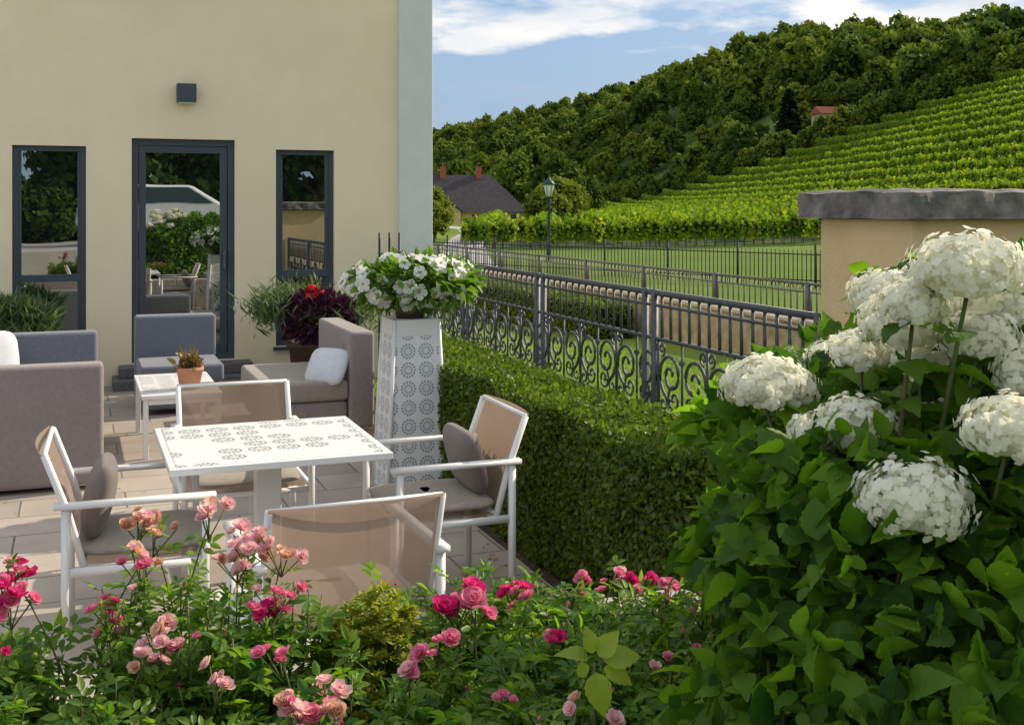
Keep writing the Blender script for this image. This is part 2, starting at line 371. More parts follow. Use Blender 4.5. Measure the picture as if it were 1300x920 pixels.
# ---------------------------------------------------------------- building
bl=G('yellow_building'); W0,W1=12.15,12.45; HT=7.5
ops=[(-.561,.116,.32,2.40),(.548,1.570,.21,2.49),(1.994,2.617,.32,2.40)]
edges=[-8,-.561,.116,.548,1.570,1.994,2.617,3.32]
for i in range(0,8,2): box(bl,'wall_pier',(edges[i],W0,-.1),(edges[i+1],W1,HT),M['wall'])
for n,(a,b,z0,z1) in enumerate(ops):
    box(bl,'wall_above',(a,W0,z1),(b,W1,HT),M['wall']); box(bl,'wall_below',(a,W0,-.1),(b,W1,z0),M['wall'])
    f=.065 if n==1 else .05; v0,v1=W0+.05,W0+.13
    box(bl,'window_frame',(a,v0,z0),(a+f,v1,z1),M['frame'],.004); box(bl,'window_frame',(b-f,v0,z0),(b,v1,z1),M['frame'],.004)
    box(bl,'window_frame',(a+f,v0+.002,z1-f),(b-f,v1,z1),M['frame']); box(bl,'window_frame',(a+f,v0+.002,z0),(b-f,v1,z0+f),M['frame'])
    if n!=1:
        box(bl,'window_transom',(a+f,v0+.004,1.05),(b-f,v1,1.12),M['frame'])
        g2=.03
        for zz0,zz1 in ((z0+f,1.05),(1.12,z1-f)):
            box(bl,'sash',(a+f,v0+.015,zz0),(a+f+g2,v1,zz1),M['frame']); box(bl,'sash',(b-f-g2,v0+.015,zz0),(b-f,v1,zz1),M['frame'])
    else:
        g2=.075
        box(bl,'door_leaf',(a+f+.006,v0+.015,z0+f),(a+f+g2,v1,z1-f-.006),M['frame'],.004); box(bl,'door_leaf',(b-f-g2,v0+.015,z0+f),(b-f-.006,v1,z1-f-.006),M['frame'],.004)
        box(bl,'door_leaf',(a+f+g2,v0+.017,z1-f-g2),(b-f-g2,v1,z1-f-.006),M['frame']); box(bl,'door_leaf',(a+f+g2,v0+.017,z0+f),(b-f-g2,v1,z0+f+.1),M['frame'])
        box(bl,'door_handle',(b-f-.05,v0-.05,1.15),(b-f-.03,v0+.013,1.35),M['step'],.004)
    box(bl,'glass',(a+.02,v1-.03,z0+.02),(b-.02,v1-.02,z1-.02),M['glass'])
    box(bl,'window_sill',(a-.03,W0-.05,z0-.035),(b+.03,W0+.05,z0-.002),M['frame'],.003) if n!=1 else None
box(bl,'corner_pilaster',(3.32,W0-.07,-.2),(3.70,W1,HT),M['pilaster'],.008)
box(bl,'side_wall',(3.3,W1,-.6),(3.68,24,HT),M['wall']); box(bl,'rear_wall',(-8,W1+.002,HT-.3),(3.3,24,HT-.05),M['wall'])
box(bl,'left_wall',(-8.2,W0+.01,-.2),(-8,24,HT),M['wall'])
pyobj('roof',[(-8.6,W0-.5,HT),(4.1,W0-.5,HT),(4.1,24.4,HT),(-8.6,24.4,HT),(-4,18,HT+3),(0,18,HT+3)],[(0,1,5,4),(1,2,5),(2,3,4,5),(3,0,4),(3,2,1,0)],M['roof'],bl)
st=G('door_step'); box(st,'step_low',(.36,11.72,-.1),(1.78,12.149,.10),M['step'],.01); box(st,'step_top',(.42,11.88,.10),(1.72,12.148,.205),M['step'],.01)
wl=G('wall_lamp'); box(wl,'housing',(.98,12.02,2.86),(1.17,12.149,3.05),M['frame'],.008); box(wl,'diffuser',(1.0,12.04,2.85),(1.15,12.13,2.86),M['lantern'])
# ---------------------------------------------------------------- furniture
def sofa(name,rects,mat):
    e=G(name)
    for n,lo,hi,mt in rects: box(e,n,lo,hi,mt or mat,.03,4)
    return e
s=sofa('lounge_sofa',[('arm_near',(-.85,7.74,.03),(.18,7.90,.80),None),('arm_far',(-.85,9.74,.03),(.18,9.90,.80),M['sofab']),
 ('backrest',(-1.02,7.74,.03),(-.86,9.90,.80),None),('seat_base',(-.85,7.91,.05),(.15,9.73,.28),None),
 ('seat_cushion',(-.85,7.92,.285),(.16,8.81,.44),None),('seat_cushion',(-.85,8.83,.285),(.16,9.72,.44),None)],M['sofa'])
b=B(); b.inst(blob(.22,.22,.07,.45),placeM(rx=1.25,rz=.3)[None],[(-.60,9.5,.64)]); b.obj('throw_pillow',[M['pillow']],s,True)
s=sofa('lounge_armchair',[('backrest',(.52,10.92,.05),(1.24,11.12,.80),None),('seat_base',(.54,10.25,.05),(1.22,10.91,.27),None),('seat_cushion',(.53,10.22,.275),(1.23,10.91,.43),None)],M['sofab'])
s=sofa('lounge_loveseat',[('backrest',(2.03,8.84,.05),(2.23,10.1,.81),None),('seat_base',(1.38,8.88,.05),(2.02,10.06,.27),None),('seat_cushion',(1.35,8.86,.275),(2.025,10.08,.43),M['cushion'])],M['sofa'])
b=B(); b.inst(blob(.18,.16,.06,.45),placeM(rx=1.0,rz=-.8)[None],[(1.88,8.99,.53)]); b.obj('throw_pillow',[M['pillow']],s,True)
def table(name,u,v,wu,wv,h,top,central=False):
    e=empty(name,(*uv2w(u,v),0),R)
    box(e,'top',(-wu/2,-wv/2,h-.03),(wu/2,wv/2,h-.001),M['white'],.004)
    box(e,'perforated_sheet',(-wu/2+.03,-wv/2+.03,h-.003),(wu/2-.03,wv/2-.03,h+.001),top)
    if central:
        box(e,'column',(-.055,-.055,.02),(.055,.055,h-.06),M['white'],.008); box(e,'base',(-.25,-.25,0.002),(.25,.25,.02),M['white'],.005)
        box(e,'under_frame',(-.3,-.3,h-.06),(.3,.3,h-.032),M['white'])
    else:
        for sx in (-1,1):
            for sy in (-1,1):
                x=sx*(wu/2-.03);y=sy*(wv/2-.03); box(e,'leg',(x-.018,y-.018,0),(x+.018,y+.018,h-.032),M['white'],.003)
        for sy in (-1,1):
            y=sy*(wv/2-.03); box(e,'rail',(-wu/2+.05,y-.012,h-.07),(wu/2-.05,y+.012,h-.033),M['white'])
    return e
table('patio_table',.816,5.20,.92,.92,.75,M['table'],True)
table('low_side_table',.73,9.05,.56,1.1,.455,M['table2'])
def chair(u,v,face,pillow=False,seatpad=True):
    e=empty('patio_chair',(*uv2w(u,v),0),R+face)
    b=B()
    for sx in (-1,1):
        x=sx*.305
        for y in (.26,-.26): b.box((x-.014,y-.014,0),(x+.014,y+.014,.645))
        b.box((x-.022,-.30,.645),(x+.022,.30,.665))
        b.box((x-.012,-.245,.385),(x+.012,.245,.415))
        P=[(sx*.285,-.19,.40),(sx*.285,-.25,.62),(sx*.285,-.335,.85)]
        b.tube(P,[.015]*3,6)
    for y in (.245,-.2): b.box((-.29,y-.012,.386),(.29,y+.012,.412))
    b.tube([(-.285,-.335,.85),(.285,-.335,.85)],[.010,.010],6)
    b.tube([(-.285,-.2,.41),(.285,-.2,.41)],[.011,.011],6)
    b.obj('frame',[M['white']],e)
    V=[];F=[];nx,nz=10,8
    for k in range(nz+1):
        t=k/nz; y=-.19-.145*t**1.15; z=.43+.43*t
        for i in range(nx+1):
            a=i/nx*2-1; V.append((a*.292,y-.035*(1-a*a)-.012,z+.0))
    for k in range(nz):
        for i in range(nx): q=k*(nx+1)+i; F.append((q,q+1,q+nx+2,q+nx+1))
    pyobj('sling_back',V,F,M['mesh'],e,True)
    V=[];F=[]
    for k in range(7):
        y=-.2+.45*k/6
        for i in range(11):
            a=i/5-1; V.append((a*.285,y,.418-.02*(1-a*a)))
    for k in range(6):
        for i in range(10): q=k*11+i; F.append((q,q+1,q+12,q+11))
    pyobj('sling_seat',V,F,M['mesh'],e,True)
    if seatpad:
        c=B(); c.inst(blob(.265,.25,.035,.3,28,12),np.eye(3)[None],[(0,.03,.452)]); c.obj('seat_cushion',[M['cushion']],e,True)
    if pillow:
        c=B(); c.inst(blob(.21,.15,.06,.42,28,14),placeM(rx=math.pi/2-.25)[None],[(0,-.14,.62)]); c.obj('back_pillow',[M['cush2']],e,True)
chair(1.58,5.10,math.radians(90),True)
chair(.24,4.98,math.radians(-92),True)
chair(.84,3.93,math.radians(2))
chair(.80,5.92,math.radians(180))
# pedestal with petunias
px,py=uv2w(2.03,7.12); 
pl=empty('pedestal_planter',(px,py,0),R)
bt,tp,h=.195,.145,1.08
V=[(-bt,-bt,0),(bt,-bt,0),(bt,bt,0),(-bt,bt,0),(-tp,-tp,h),(tp,-tp,h),(tp,tp,h),(-tp,tp,h)]
o=pyobj('pedestal',V,BF,[M['ped'],M['pedside']],pl)
for i in (3,5): o.data.polygons[i].material_index=1
for (x,y,x2,y2) in ((-bt,-bt,-tp,-tp),(bt,-bt,tp,-tp),(bt,bt,tp,tp),(-bt,bt,-tp,tp)):
    b=B(); b.tube([(x,y,0),(x2,y2,h+.003)],[.014,.014],4); b.obj('edge_trim',[M['white']],pl)
box(pl,'top_band',(-tp-.006,-tp-.006,h-.10),(tp+.006,tp+.006,h+.004),M['white'],.003)
b=B(); b.lathe([(.001,0),(.09,0),(.115,.15),(.125,.15),(.125,.17),(.11,.17),(.105,.14),(.001,.14)],(0,0,h)); b.obj('pot',[M['brown']],pl,True)
def sph(n,c,r,inner=.6): 
    d=rdir(n); return np.array(c)+d*np.array(r)*(inner+(1-inner)*rng.random((n,1))**.5), d
b=B()
P,d=sph(1300,(.04,0,1.31),(.42,.30,.15),.3); b.inst(LEAF,frames(d*np.array([1,1,.5])+rdir(len(P))*.7,rdir(len(P))+[0,0,1.2],rng.uniform(.06,.12,len(P))),P,0)
P,d=sph(120,(.02,0,1.32),(.46,.32,.18),.85); b.inst(FIVE,frames(np.cross(d,rdir(len(P))),d+[.2,-.4,.3],rng.uniform(.04,.06,len(P))),P,1)
b.inst((ROSES[0][0]*.25,ROSES[0][1]),frames(np.cross(d,rdir(len(P))),d+[.2,-.4,.3],.035),P+d*.004,2)
b.obj('flowers',[M['petleaf'],M['wflower'],M['yellow']],pl)
# small succulent pot
x,y=uv2w(.80,8.72); pp=empty('potted_succulent',(x,y,.457),0)
b=B(); b.lathe([(.001,0),(.07,0),(.092,.13),(.10,.13),(.10,.16),(.085,.16),(.08,.13),(.001,.125)]); b.obj('pot',[M['terra']],pp,True)
b=B(); n=160; d=rdir(n); d[:,2]=abs(d[:,2])+.5; b.inst(LEAF,frames(d,rdir(n),rng.uniform(.04,.09,n)),rng.normal(size=(n,3))*[.035,.035,.02]+[0,0,.17],0); 
n=30; d=rdir(n)*.4+[0,0,1]; b.inst(THIN,frames(d,rdir(n),rng.uniform(.12,.2,n)),rng.normal(size=(n,3))*[.02,.02,.0]+[0,0,.14],0)
b.obj('leaves',[leafmat('succulent',(.22,.09,.05),(.26,.24,.08),.15)],pp)
# flower planter by window
x,y=uv2w(2.26,11.35); pp=empty('flower_planter',(x,y,0),0)
b=B(); b.lathe([(.001,0),(.22,0),(.27,.42),(.295,.42),(.295,.46),(.26,.46),(.25,.42),(.001,.40)],k=28); b.obj('pot',[M['brown']],pp,True)
b=B(); n=1900; d=rdir(n)*[1,1,.5]+[0,0,.8]; P=rng.normal(size=(n,3))*[.17,.15,.09]+[-.30,0,.76]; b.inst(THIN,frames(d,rdir(n),rng.uniform(.08,.2,n)),P,0)
n=900; P=rng.normal(size=(n,3))*[.2,.15,.08]+[.3,0,.70]; b.inst(THIN,frames(rdir(n)*[1,1,.6]+[0,0,.8],rdir(n),rng.uniform(.08,.2,n)),P,0)
P,d=sph(900,(.07,-.22,.72),(.34,.22,.22),.6); b.inst(LEAF,frames(d+rdir(len(P))*.5,rdir(len(P)),rng.uniform(.07,.12,len(P))),P,1)
for c in ((.0,-.22,.99),(.07,-.24,.95),(-.06,-.22,.93),(.0,-.3,.92),(.22,-.2,.86)):
    P,d=sph(70,c,(.055,.055,.04),.8); b.inst(FIVE,frames(np.cross(d,rdir(len(P))),d,.022),P,2)
b.obj('plants',[M['herb'],M['purple'],M['red']],pp)
x,y=uv2w(-.62,11.55); pp=empty('lavender_planter',(x,y,0),R)
box(pp,'trough',(-.6,-.15,0),(.45,.15,.45),M['brown'],.01)
b=B(); n=3600; d=rdir(n)*[1,1,.5]+[0,0,.8]; P=rng.uniform(-1,1,size=(n,3))*[.5,.18,.14]+[-.05,0,.64]; P[:,2]+=.12*(1-((P[:,0]+.05)/.5)**2); b.inst(THIN,frames(d,rdir(n),rng.uniform(.1,.22,n)),P,0)
P,d=sph(30,(-.45,-.1,.86),(.05,.05,.04),.8); b.inst(FIVE,frames(np.cross(d,rdir(len(P))),d,.022),P,1)
b.obj('plants',[M['herb'],M['red']],pp)
# ---------------------------------------------------------------- hedges
def hedge(name,u0,u1,v0,v1,z0,z1,n,ls):
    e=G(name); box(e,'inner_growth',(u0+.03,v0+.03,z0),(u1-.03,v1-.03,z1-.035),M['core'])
    b=B(); du,dv,dz=u1-u0,v1-v0,z1-z0
    A=[('t',du*dv*1.4),('l',dv*dz),('r',dv*dz*.4),('n',du*dz),('f',du*dz*.4)]; tot=sum(a for _,a in A)
    for k,a in A:
        m=int(n*a/tot); r=rng.random((m,3)); off=(rng.random(m)**1.5)*-.05+.012
        P=np.stack([u0+r[:,0]*du,v0+r[:,1]*dv,z0+r[:,2]*dz],-1)
        wob=.010*np.sin(P[:,1]*5.3)+.008*np.sin(P[:,1]*13+P[:,2]*9+P[:,0]*7)
        nn=np.zeros((m,3))
        if k=='t': P[:,2]=z1+off+wob; nn[:,2]=1
        if k=='l': P[:,0]=u0-off+wob; nn[:,0]=-1
        if k=='r': P[:,0]=u1+off+wob; nn[:,0]=1
        if k=='n': P[:,1]=v0-off+wob; nn[:,1]=-1
        if k=='f': P[:,1]=v1+off; nn[:,1]=1
        b.inst(QUAD if ls<.03 else LEAF,frames(nn*.5+rdir(m),nn*1.1+rdir(m)*.7,rng.uniform(.7,1.3,m)*ls),P,0)
        if k=='t':
            m2=m//14; q=rng.integers(0,m,m2); b.inst(QUAD,frames(rdir(m2)*.5+[0,0,1],rdir(m2),rng.uniform(.8,1.2,m2)*ls),P[q]+[0,0,.015]+rng.random((m2,1))*[0,0,.03],0)
    b.obj('leaves',[M['hedge']],e)
hedge('box_hedge',2.2,2.66,3.95,8.5,0,.785,130000,.019)
hedge('box_hedge',7.1,7.7,15,26,-.3,.36,20000,.05)
# ---------------------------------------------------------------- ornate fence
fe=G('ornate_iron_fence'); fu=3.47; FV0,FV1=4.62,12.05
b=B()
for z,w in ((1.25,.017),(1.17,.009),(.96,.011),(.50,.014)): b.box((fu-w,FV0,z-w),(fu+w,FV1,z+w))
nb=int((FV1-FV0)/.115)
for i in range(nb):
    v=FV0+.05+i*.115; b.box((fu-.0075,v-.0075,.96),(fu+.0075,v+.0075,1.25))
for i in range(5):
    v=FV0+.02+i*1.85
    for dv in (0,.13): b.box((fu-.018,v+dv-.018,-.3),(fu+.018,v+dv+.018,1.27))
def spir(cv,cz,r,a0,turns,sgn):
    n=int(16*turns)+2; t=np.linspace(0,1,n); rr=r*(1-t*.84); a=a0+sgn*t*turns*2*math.pi
    return np.stack([np.full(n,fu),cv+rr*np.cos(a),cz+rr*np.sin(a)],-1)
ci=.60
for i in range(13):
    c=FV0+.02+.30+i*ci
    b.box((fu-.008,c-.308,.5),(fu+.008,c-.292,.96))
    for sx in (-1,1):
        b.tube(spir(c+sx*.145,.745,.155,-math.pi/2,1.75,sx),.0115,5)
        b.tube(spir(c+sx*.10,.60,.085,math.pi/2,1.4,-sx),.009,5)
        b.tube(spir(c+sx*.235,.565,.055,math.pi/2,1.2,sx),.008,5)
        b.tube(spir(c+sx*.255,.90,.045,-math.pi/2,1.2,-sx),.008,5)
    b.tube([(fu,c,.5),(fu,c,.96)],.008,5); b.lathe([(.001,.03),(.024,0),(.001,-.03)],(fu,c,.84),8)
b.obj('ironwork',[M['iron']],fe)
rd=G('garden_torch_rack'); b=B()
for i in range(3): b.tube([(3.05+.11*i,11.9,0),(3.05+.11*i,11.9,1.52)],[.013,.013],6)
b.box((3.0,11.89,.9),(3.32,11.91,.92)); b.obj('rods',[M['black']],rd)
# pillar
pi=G('gate_pillar'); box(pi,'body',(3.36,3.96,-.3),(4.16,4.61,1.745),M['pillar'],.015)
def rough_cap():
    nx,ny,nz=22,18,5; lo=np.array([3.29,3.89,1.745]);hi=np.array([4.24,4.68,1.875]); V={};L=[];F=[]
    def vid(i,j,k):
        if (i,j,k) not in V:
            p=lo+(hi-lo)*np.array([i/nx,j/ny,k/nz]); q=p+ .006*np.array([math.sin(p[1]*17+p[2]*31)+math.sin(p[1]*41),math.sin(p[0]*19+p[2]*23)+math.sin(p[0]*37),math.sin(p[0]*13+p[1]*11)*.6+math.sin(p[0]*31-p[1]*27)*.4])*(1 if k>0 else .3)
            ed=(k==nz and (i in(0,nx) or j in (0,ny))); q[2]-=.012*ed
            V[(i,j,k)]=len(L); L.append(q)
        return V[(i,j,k)]
    for i in range(nx):
        for j in range(ny): F.append((vid(i,j,nz),vid(i+1,j,nz),vid(i+1,j+1,nz),vid(i,j+1,nz))); F.append((vid(i,j+1,0),vid(i+1,j+1,0),vid(i+1,j,0),vid(i,j,0)))
    for k in range(nz):
        for i in range(nx): F.append((vid(i,0,k),vid(i+1,0,k),vid(i+1,0,k+1),vid(i,0,k+1))); F.append((vid(i+1,ny,k),vid(i,ny,k),vid(i,ny,k+1),vid(i+1,ny,k+1)))
        for j in range(ny): F.append((vid(0,j+1,k),vid(0,j,k),vid(0,j,k+1),vid(0,j+1,k+1))); F.append((vid(nx,j,k),vid(nx,j+1,k),vid(nx,j+1,k+1),vid(nx,j,k+1)))
    pyobj('cap',L,F,M['cap'],pi,False)
rough_cap()
# second fence on wall
rw=G('roadside_wall'); box(rw,'wall',(8.0,3,-.6),(8.3,27,.42),M['stonewall']); box(rw,'coping',(7.96,3,.42),(8.34,27,.47),M['kerb'],.01)
f2=G('roadside_fence'); b=B()
for z,w in ((.88,.016),(.78,.009),(.53,.010)): b.box((8.15-w,3,z-w),(8.15+w,27,z+w))
for i in range(184): v=3.05+i*.13; b.box((8.143,v-.007,.47),(8.157,v+.007,.87))
for i in range(12): v=3.0+i*2.1; b.box((8.12,v-.03,.47),(8.18,v+.03,.90))
b.obj('ironwork',[M['iron']],f2)
# far picket fence
f3=empty('picket_fence'); b=B(); A0=np.array([-6.,46.]);A1=np.array([16.,24.]); nn=220
for i in range(nn+1):
    q=A0+(A1-A0)*i/nn; z=float(terr(q[0],q[1])); w=.012
    hh=1.05 if i%18 else 1.2; w=w if i%18 else .03
    b.box((q[0]-w,q[1]-w,z-.1),(q[0]+w,q[1]+w,z+hh))
for zz in (.2,.92): b.tube([(A0[0]+(A1[0]-A0[0])*t,A0[1]+(A1[1]-A0[1])*t,float(terr(A0[0]+(A1[0]-A0[0])*t,A0[1]+(A1[1]-A0[1])*t))+zz) for t in np.linspace(0,1,30)],[.022]*30,4)
b.obj('pickets',[M['black']],f3)
# street lamp
sl=empty('street_lamp',(1.52,47,-.52)); b=B()
b.lathe([(.001,0),(.16,0),(.16,.1),(.11,.18),(.1,.5),(.07,.6),(.065,.9),(.05,2.3),(.07,2.35),(.045,2.42),(.045,2.6),(.09,2.68),(.12,2.72)],k=12,mi=0)
b.lathe([(.001,0),(.13,0),(.24,.48)],(0,0,2.72),6,1); b.lathe([(.27,0),(.28,.03),(.17,.16),(.07,.24),(.05,.30),(.02,.34),(.03,.37),(.001,.42)],(0,0,3.2),12,0)
for j in range(6):
    a=2*math.pi*j/6; b.tube([(.135*math.cos(a),.135*math.sin(a),2.72),(.245*math.cos(a),.245*math.sin(a),3.2)],[.012]*2,4,0)
b.tube([(-.25,0,2.5),(.25,0,2.5)],[.018]*2,5)
b.obj('post_and_lantern',[solid('lamp_green',(.02,.05,.045),.5),M['lantern']],sl)
# road
pts=[(-1.5,38),(-2.3,50),(-2.9,66),(-3.2,80),(-3.2,95),(-4.2,112),(-8,130)]
V=[];F=[]
for i,(x,y) in enumerate(pts):
    for dx in (-1.1,-.3,.5,1.3): V.append((x+dx,y,float(terr(x+dx,y))+.03))
for i in range(len(pts)-1):
    for j in range(3): q=i*4+j; F.append((q,q+1,q+5,q+4))
pyobj('road',V,F,M['road'])
# farmhouse
fh=empty('farmhouse',(-5.6,145,-1.0),math.radians(8))
box(fh,'walls',(-8,0,0),(7.2,9,2.3),M['housewall'])
pyobj('roof',[(-8.6,-.6,2.1),(7.8,-.6,2.1),(7.8,9.6,2.1),(-8.6,9.6,2.1),(-4.5,4.5,6.9),(3.4,4.5,6.9)],[(0,1,5,4),(1,2,5),(2,3,4,5),(3,0,4),(3,2,1,0)],M['roof'],fh)
pyobj('gable_wing',[(-6.5,-3,0),(-1.2,-3,0),(-1.2,0.2,0),(-6.5,.2,0),(-6.5,-3,2.2),(-1.2,-3,2.2),(-3.85,-3,4.0),(-6.5,.2,2.2),(-1.2,.2,2.2),(-3.85,2,4.0)],[(0,1,5,6,4),(1,2,8,5),(3,0,4,7)],M['housewall'],fh)
pyobj('wing_roof',[(-6.9,-3.4,2.05),(-3.85,-3.4,4.15),(-.8,-3.4,2.05),(-6.9,2,2.05),(-3.85,3,4.15),(-.8,2,2.05)],[(0,1,4,3),(1,2,5,4)],M['roof'],fh)
for x in (-3.2,1.5): box(fh,'chimney',(x,4,5),(x+.7,4.7,8),M['brick'])
for x in (-5.2,-3.0,.5,3,5.5): box(fh,'window',(x,-3.03 if x<-1 else -.03,.9),(x+.8,-2.9 if x<-1 else .1,1.8),M['frame'])
sh=empty('hill_house',(69,244,float(terr(69,244))-.3),.2); box(sh,'walls',(-3,0,0),(3,5,2.6),M['housewall'])
pyobj('roof',[(-3.3,-.4,2.5),(3.3,-.4,2.5),(3.3,5.4,2.5),(-3.3,5.4,2.5),(-3.3,2.5,4.2),(3.3,2.5,4.2)],[(0,1,5,4),(2,3,4,5),(1,2,5),(3,0,4)],M['brick'],sh)
box(sh,'window',(-2,-.04,1.0),(-1,.1,2.0),M['frame']); box(sh,'window',(.8,-.04,1.0),(1.8,.1,2.0),M['frame'])
# ---------------------------------------------------------------- trees
def tree_mesh(name,seed,nl,ls,conifer=False,nlb=11,flat=.85,nr=.3,wide=1.0,mat=None):
    r=np.random.default_rng(seed); b=B()
    b.tube([(0,0,-.05),(.01,.0,.2),(-.01,.01,.5),(0,0,.8)],[.03,.024,.016,.004],7,0)
    if conifer:
        n=nl; t=r.random(n)**.8; z=.10+.9*t; a=r.random(n)*6.28; rad=((1-t)**.75)*.27*(.75+.3*np.sin(a*3+z*25))+.01; q=.6+.4*r.random(n)
        P=np.stack([np.cos(a)*rad*q,np.sin(a)*rad*q,z],-1); D=np.stack([np.cos(a),np.sin(a),-.25+0*a],-1)
        b.inst(QUAD,frames(D,r.normal(size=(n,3))*.4+[0,0,1],ls*r.uniform(.6,1.3,n)),P,1)
    else:
        C=[];RR=[]
        for i in range(nlb):
            a=i*2.4+r.random(); t=(i+.5)/nlb; zz=.30+.50*t; rr=wide*.27*math.sin(math.pi*(.25+.68*t))*r.uniform(.7,1.15); C.append((math.cos(a)*rr,math.sin(a)*rr,zz+r.normal()*.03)); RR.append(r.uniform(.10,.19))
            b.tube([(0,0,.15+.35*t),(C[-1][0]*.5,C[-1][1]*.5,(C[-1][2]+.2+.3*t)/2),C[-1]],[.012,.008,.003],5,0)
        for c,rr in zip(C,RR):
            n=nl//nlb; d=r.normal(size=(n,3)); d/=np.linalg.norm(d,axis=1)[:,None]; 
            bump=1+.22*np.sin(d[:,0]*7+c[0]*50)*np.sin(d[:,1]*6+d[:,2]*5)
            P=np.array(c)+d*(rr*bump*(.75+.3*r.random(n)))[:,None]*[1,1,flat]
            b.inst(QUAD,frames(r.normal(size=(n,3)),d+r.normal(size=(n,3))*nr+[0,0,.1],ls*r.uniform(.5,1.4,n)),P,1)
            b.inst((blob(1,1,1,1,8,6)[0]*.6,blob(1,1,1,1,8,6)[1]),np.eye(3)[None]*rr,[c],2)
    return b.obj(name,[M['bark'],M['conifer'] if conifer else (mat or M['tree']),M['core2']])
def instancer(parent,name,child,P,S):
    P=np.asarray(P); n=len(P); a=rng.random(n)*6.28
    c,s_=np.cos(a),np.sin(a); q=[]
    for dx,dy in ((-.5,-.5),(.5,-.5),(.5,.5),(-.5,.5)):
        q.append(P+np.stack([(dx*c-dy*s_)*S,(dx*s_+dy*c)*S,0*S],-1))
    V=np.stack(q,1).reshape(-1,3); F=[(4*i,4*i+1,4*i+2,4*i+3) for i in range(n)]
    me=bpy.data.meshes.new(name); me.from_pydata(V.tolist(),[],F); o=link(bpy.data.objects.new(name,me)); o.parent=parent
    child.parent=o; o.instance_type='FACES'; o.use_instance_faces_scale=True; o.instance_faces_scale=1
    o.show_instancer_for_render=False; o.show_instancer_for_viewport=False
    return o
fr=empty('hillside_forest')
n=9000; Y=rng.uniform(165,720,n); X=rng.uniform(-.16,.56,n)*Y
d=bd(X,Y); keep=(d>3)&(d<205)
cl=np.sin(X/19+.6)*np.sin(Y/27+X/40)
pr=np.where(d<50,.17+.17*cl,np.where(cl>.40,.06,.38)); pr=np.where(Y>430,np.maximum(pr,.3),pr); keep&=rng.random(n)<pr
keep&=~((np.hypot(X-67,Y-234)<15))
keep&=~((X<-8)&(Y>330)&(Y<395))
X,Y,d=X[keep],Y[keep],d[keep]; S=rng.uniform(6.5,16,len(X))*np.where(d<45,.72,1)
P=np.stack([X,Y,terr(X,Y)-.4],-1)
con=rng.random(len(X))<.008; idx=rng.integers(0,5,len(X))
for k in range(6):
    t=tree_mesh('tree_mass',20+k,700,.07,conifer=(k==5),flat=.75+.09*k,nlb=(7,9,12,8,10,9)[k],nr=.3,wide=(1,1.2,.8,1.1,.9,1)[k]); sel=con if k==5 else (idx==k)&~con
    instancer(fr,'tree_scatter',t,P[sel],S[sel]*(1.05 if k==5 else 1))
print('forest',len(X))
sb=empty('shrub_border'); n=380; X=rng.uniform(-14,82,n); Y=300-.861*(X-10)/.509+rng.uniform(-4,16,n); kk=np.hypot(X-67,Y-234)>12; X,Y=X[kk],Y[kk]; n=len(X)
P=np.stack([X,Y,terr(X,Y)-.8],-1); instancer(sb,'shrub_scatter',tree_mesh('shrub_mass',41,600,.08),P,rng.uniform(2.5,6,n))
n=600; Y=rng.uniform(190,460,n); X=rng.uniform(-.1,.5,n)*Y; d=bd(X,Y); k=(d>2)&(d<90)&(np.hypot(X-67,Y-234)>12); P=np.stack([X,Y,terr(X,Y)-.6],-1)[k]; instancer(sb,'shrub_scatter',tree_mesh('shrub_mass',42,500,.09),P,rng.uniform(2,4,k.sum()))
box(None,'street',(-12,-16,-.2),(34,-5.5,.70),M['road'])
g=empty('garden_shrubs'); n=120; X=rng.uniform(1,28,n); Y=-12.5-.1*X+rng.uniform(-3,.8,n); P=np.stack([X,Y,np.full(n,.2)],-1); instancer(g,'shrub_scatter',tree_mesh('shrub_mass',43,900,.06,mat=M['gtree']),P,rng.uniform(1.8,3.4,n))
def tree(name,x,y,h,seed,con=False,nl=3500,ls=.04,nlb=16,mat=None,z=None):
    e=empty(name,(x,y,float(terr(x,y))-.1 if z is None else z)); o=tree_mesh('trunk_and_crown',seed,nl,ls,con,nlb,mat=mat); o.parent=e; o.scale=(h,h,h); o.rotation_euler=(0,0,seed); return e
tree('conifer_tree',59,243,12,3,True,3500,.05)
for i,(x,y,h) in enumerate(((2.6,92,4.6),(4.0,97,5.2),(5.4,104,5.0),(-9,185,11),(0.5,200,12),(7,190,12),(-16,195,12),(10.5,165,7),(-4.9,72,3.0),(-5.4,80,4.0))): tree('broadleaf_tree',x,y,h,60+i,nl=2600,ls=.045)
for i,(x,y,h) in enumerate(((6.5,-14.5,7.5),(10.5,-15,9),(14,-13,8.5),(18,-14,9))): tree('garden_tree',x,y,h,80+i,nl=5000,ls=.035,mat=M['gtree'],z=.6)
# ---------------------------------------------------------------- vineyard
vy=empty('vineyard'); PX=[];
x=-1.5
while x<86:
    y0=66-.10*x if x<15 else 64-.4*(x-15); y0=max(y0,46); y1=300-.861*(x-10)/.509-7
    if x<6: y1=min(y1,120+ (x+3)*16)
    ys=np.arange(y0,y1,.5); PX.append(np.stack([x+rng.normal(size=len(ys))*.04,ys+rng.normal(size=len(ys))*.08],-1)); x+=3.9
for k in range(2):
    xs=np.arange(-2.5,30,.5); PX.append(np.stack([xs,60.2+k*2.6-.10*np.minimum(xs,15)-.42*np.maximum(xs-15,0)+rng.normal(size=len(xs))*.05],-1))
P=np.concatenate(PX); P=P[rng.random(len(P))<.97]; P=np.concatenate([P,terr(P[:,0],P[:,1])[:,None]],1)
b=B(); n=80; q=rng.uniform(-1,1,(n,3)); PP=q*[.25,.30,.60]+[0,0,1.05]; dd=nrm(q*[1,1,.6])
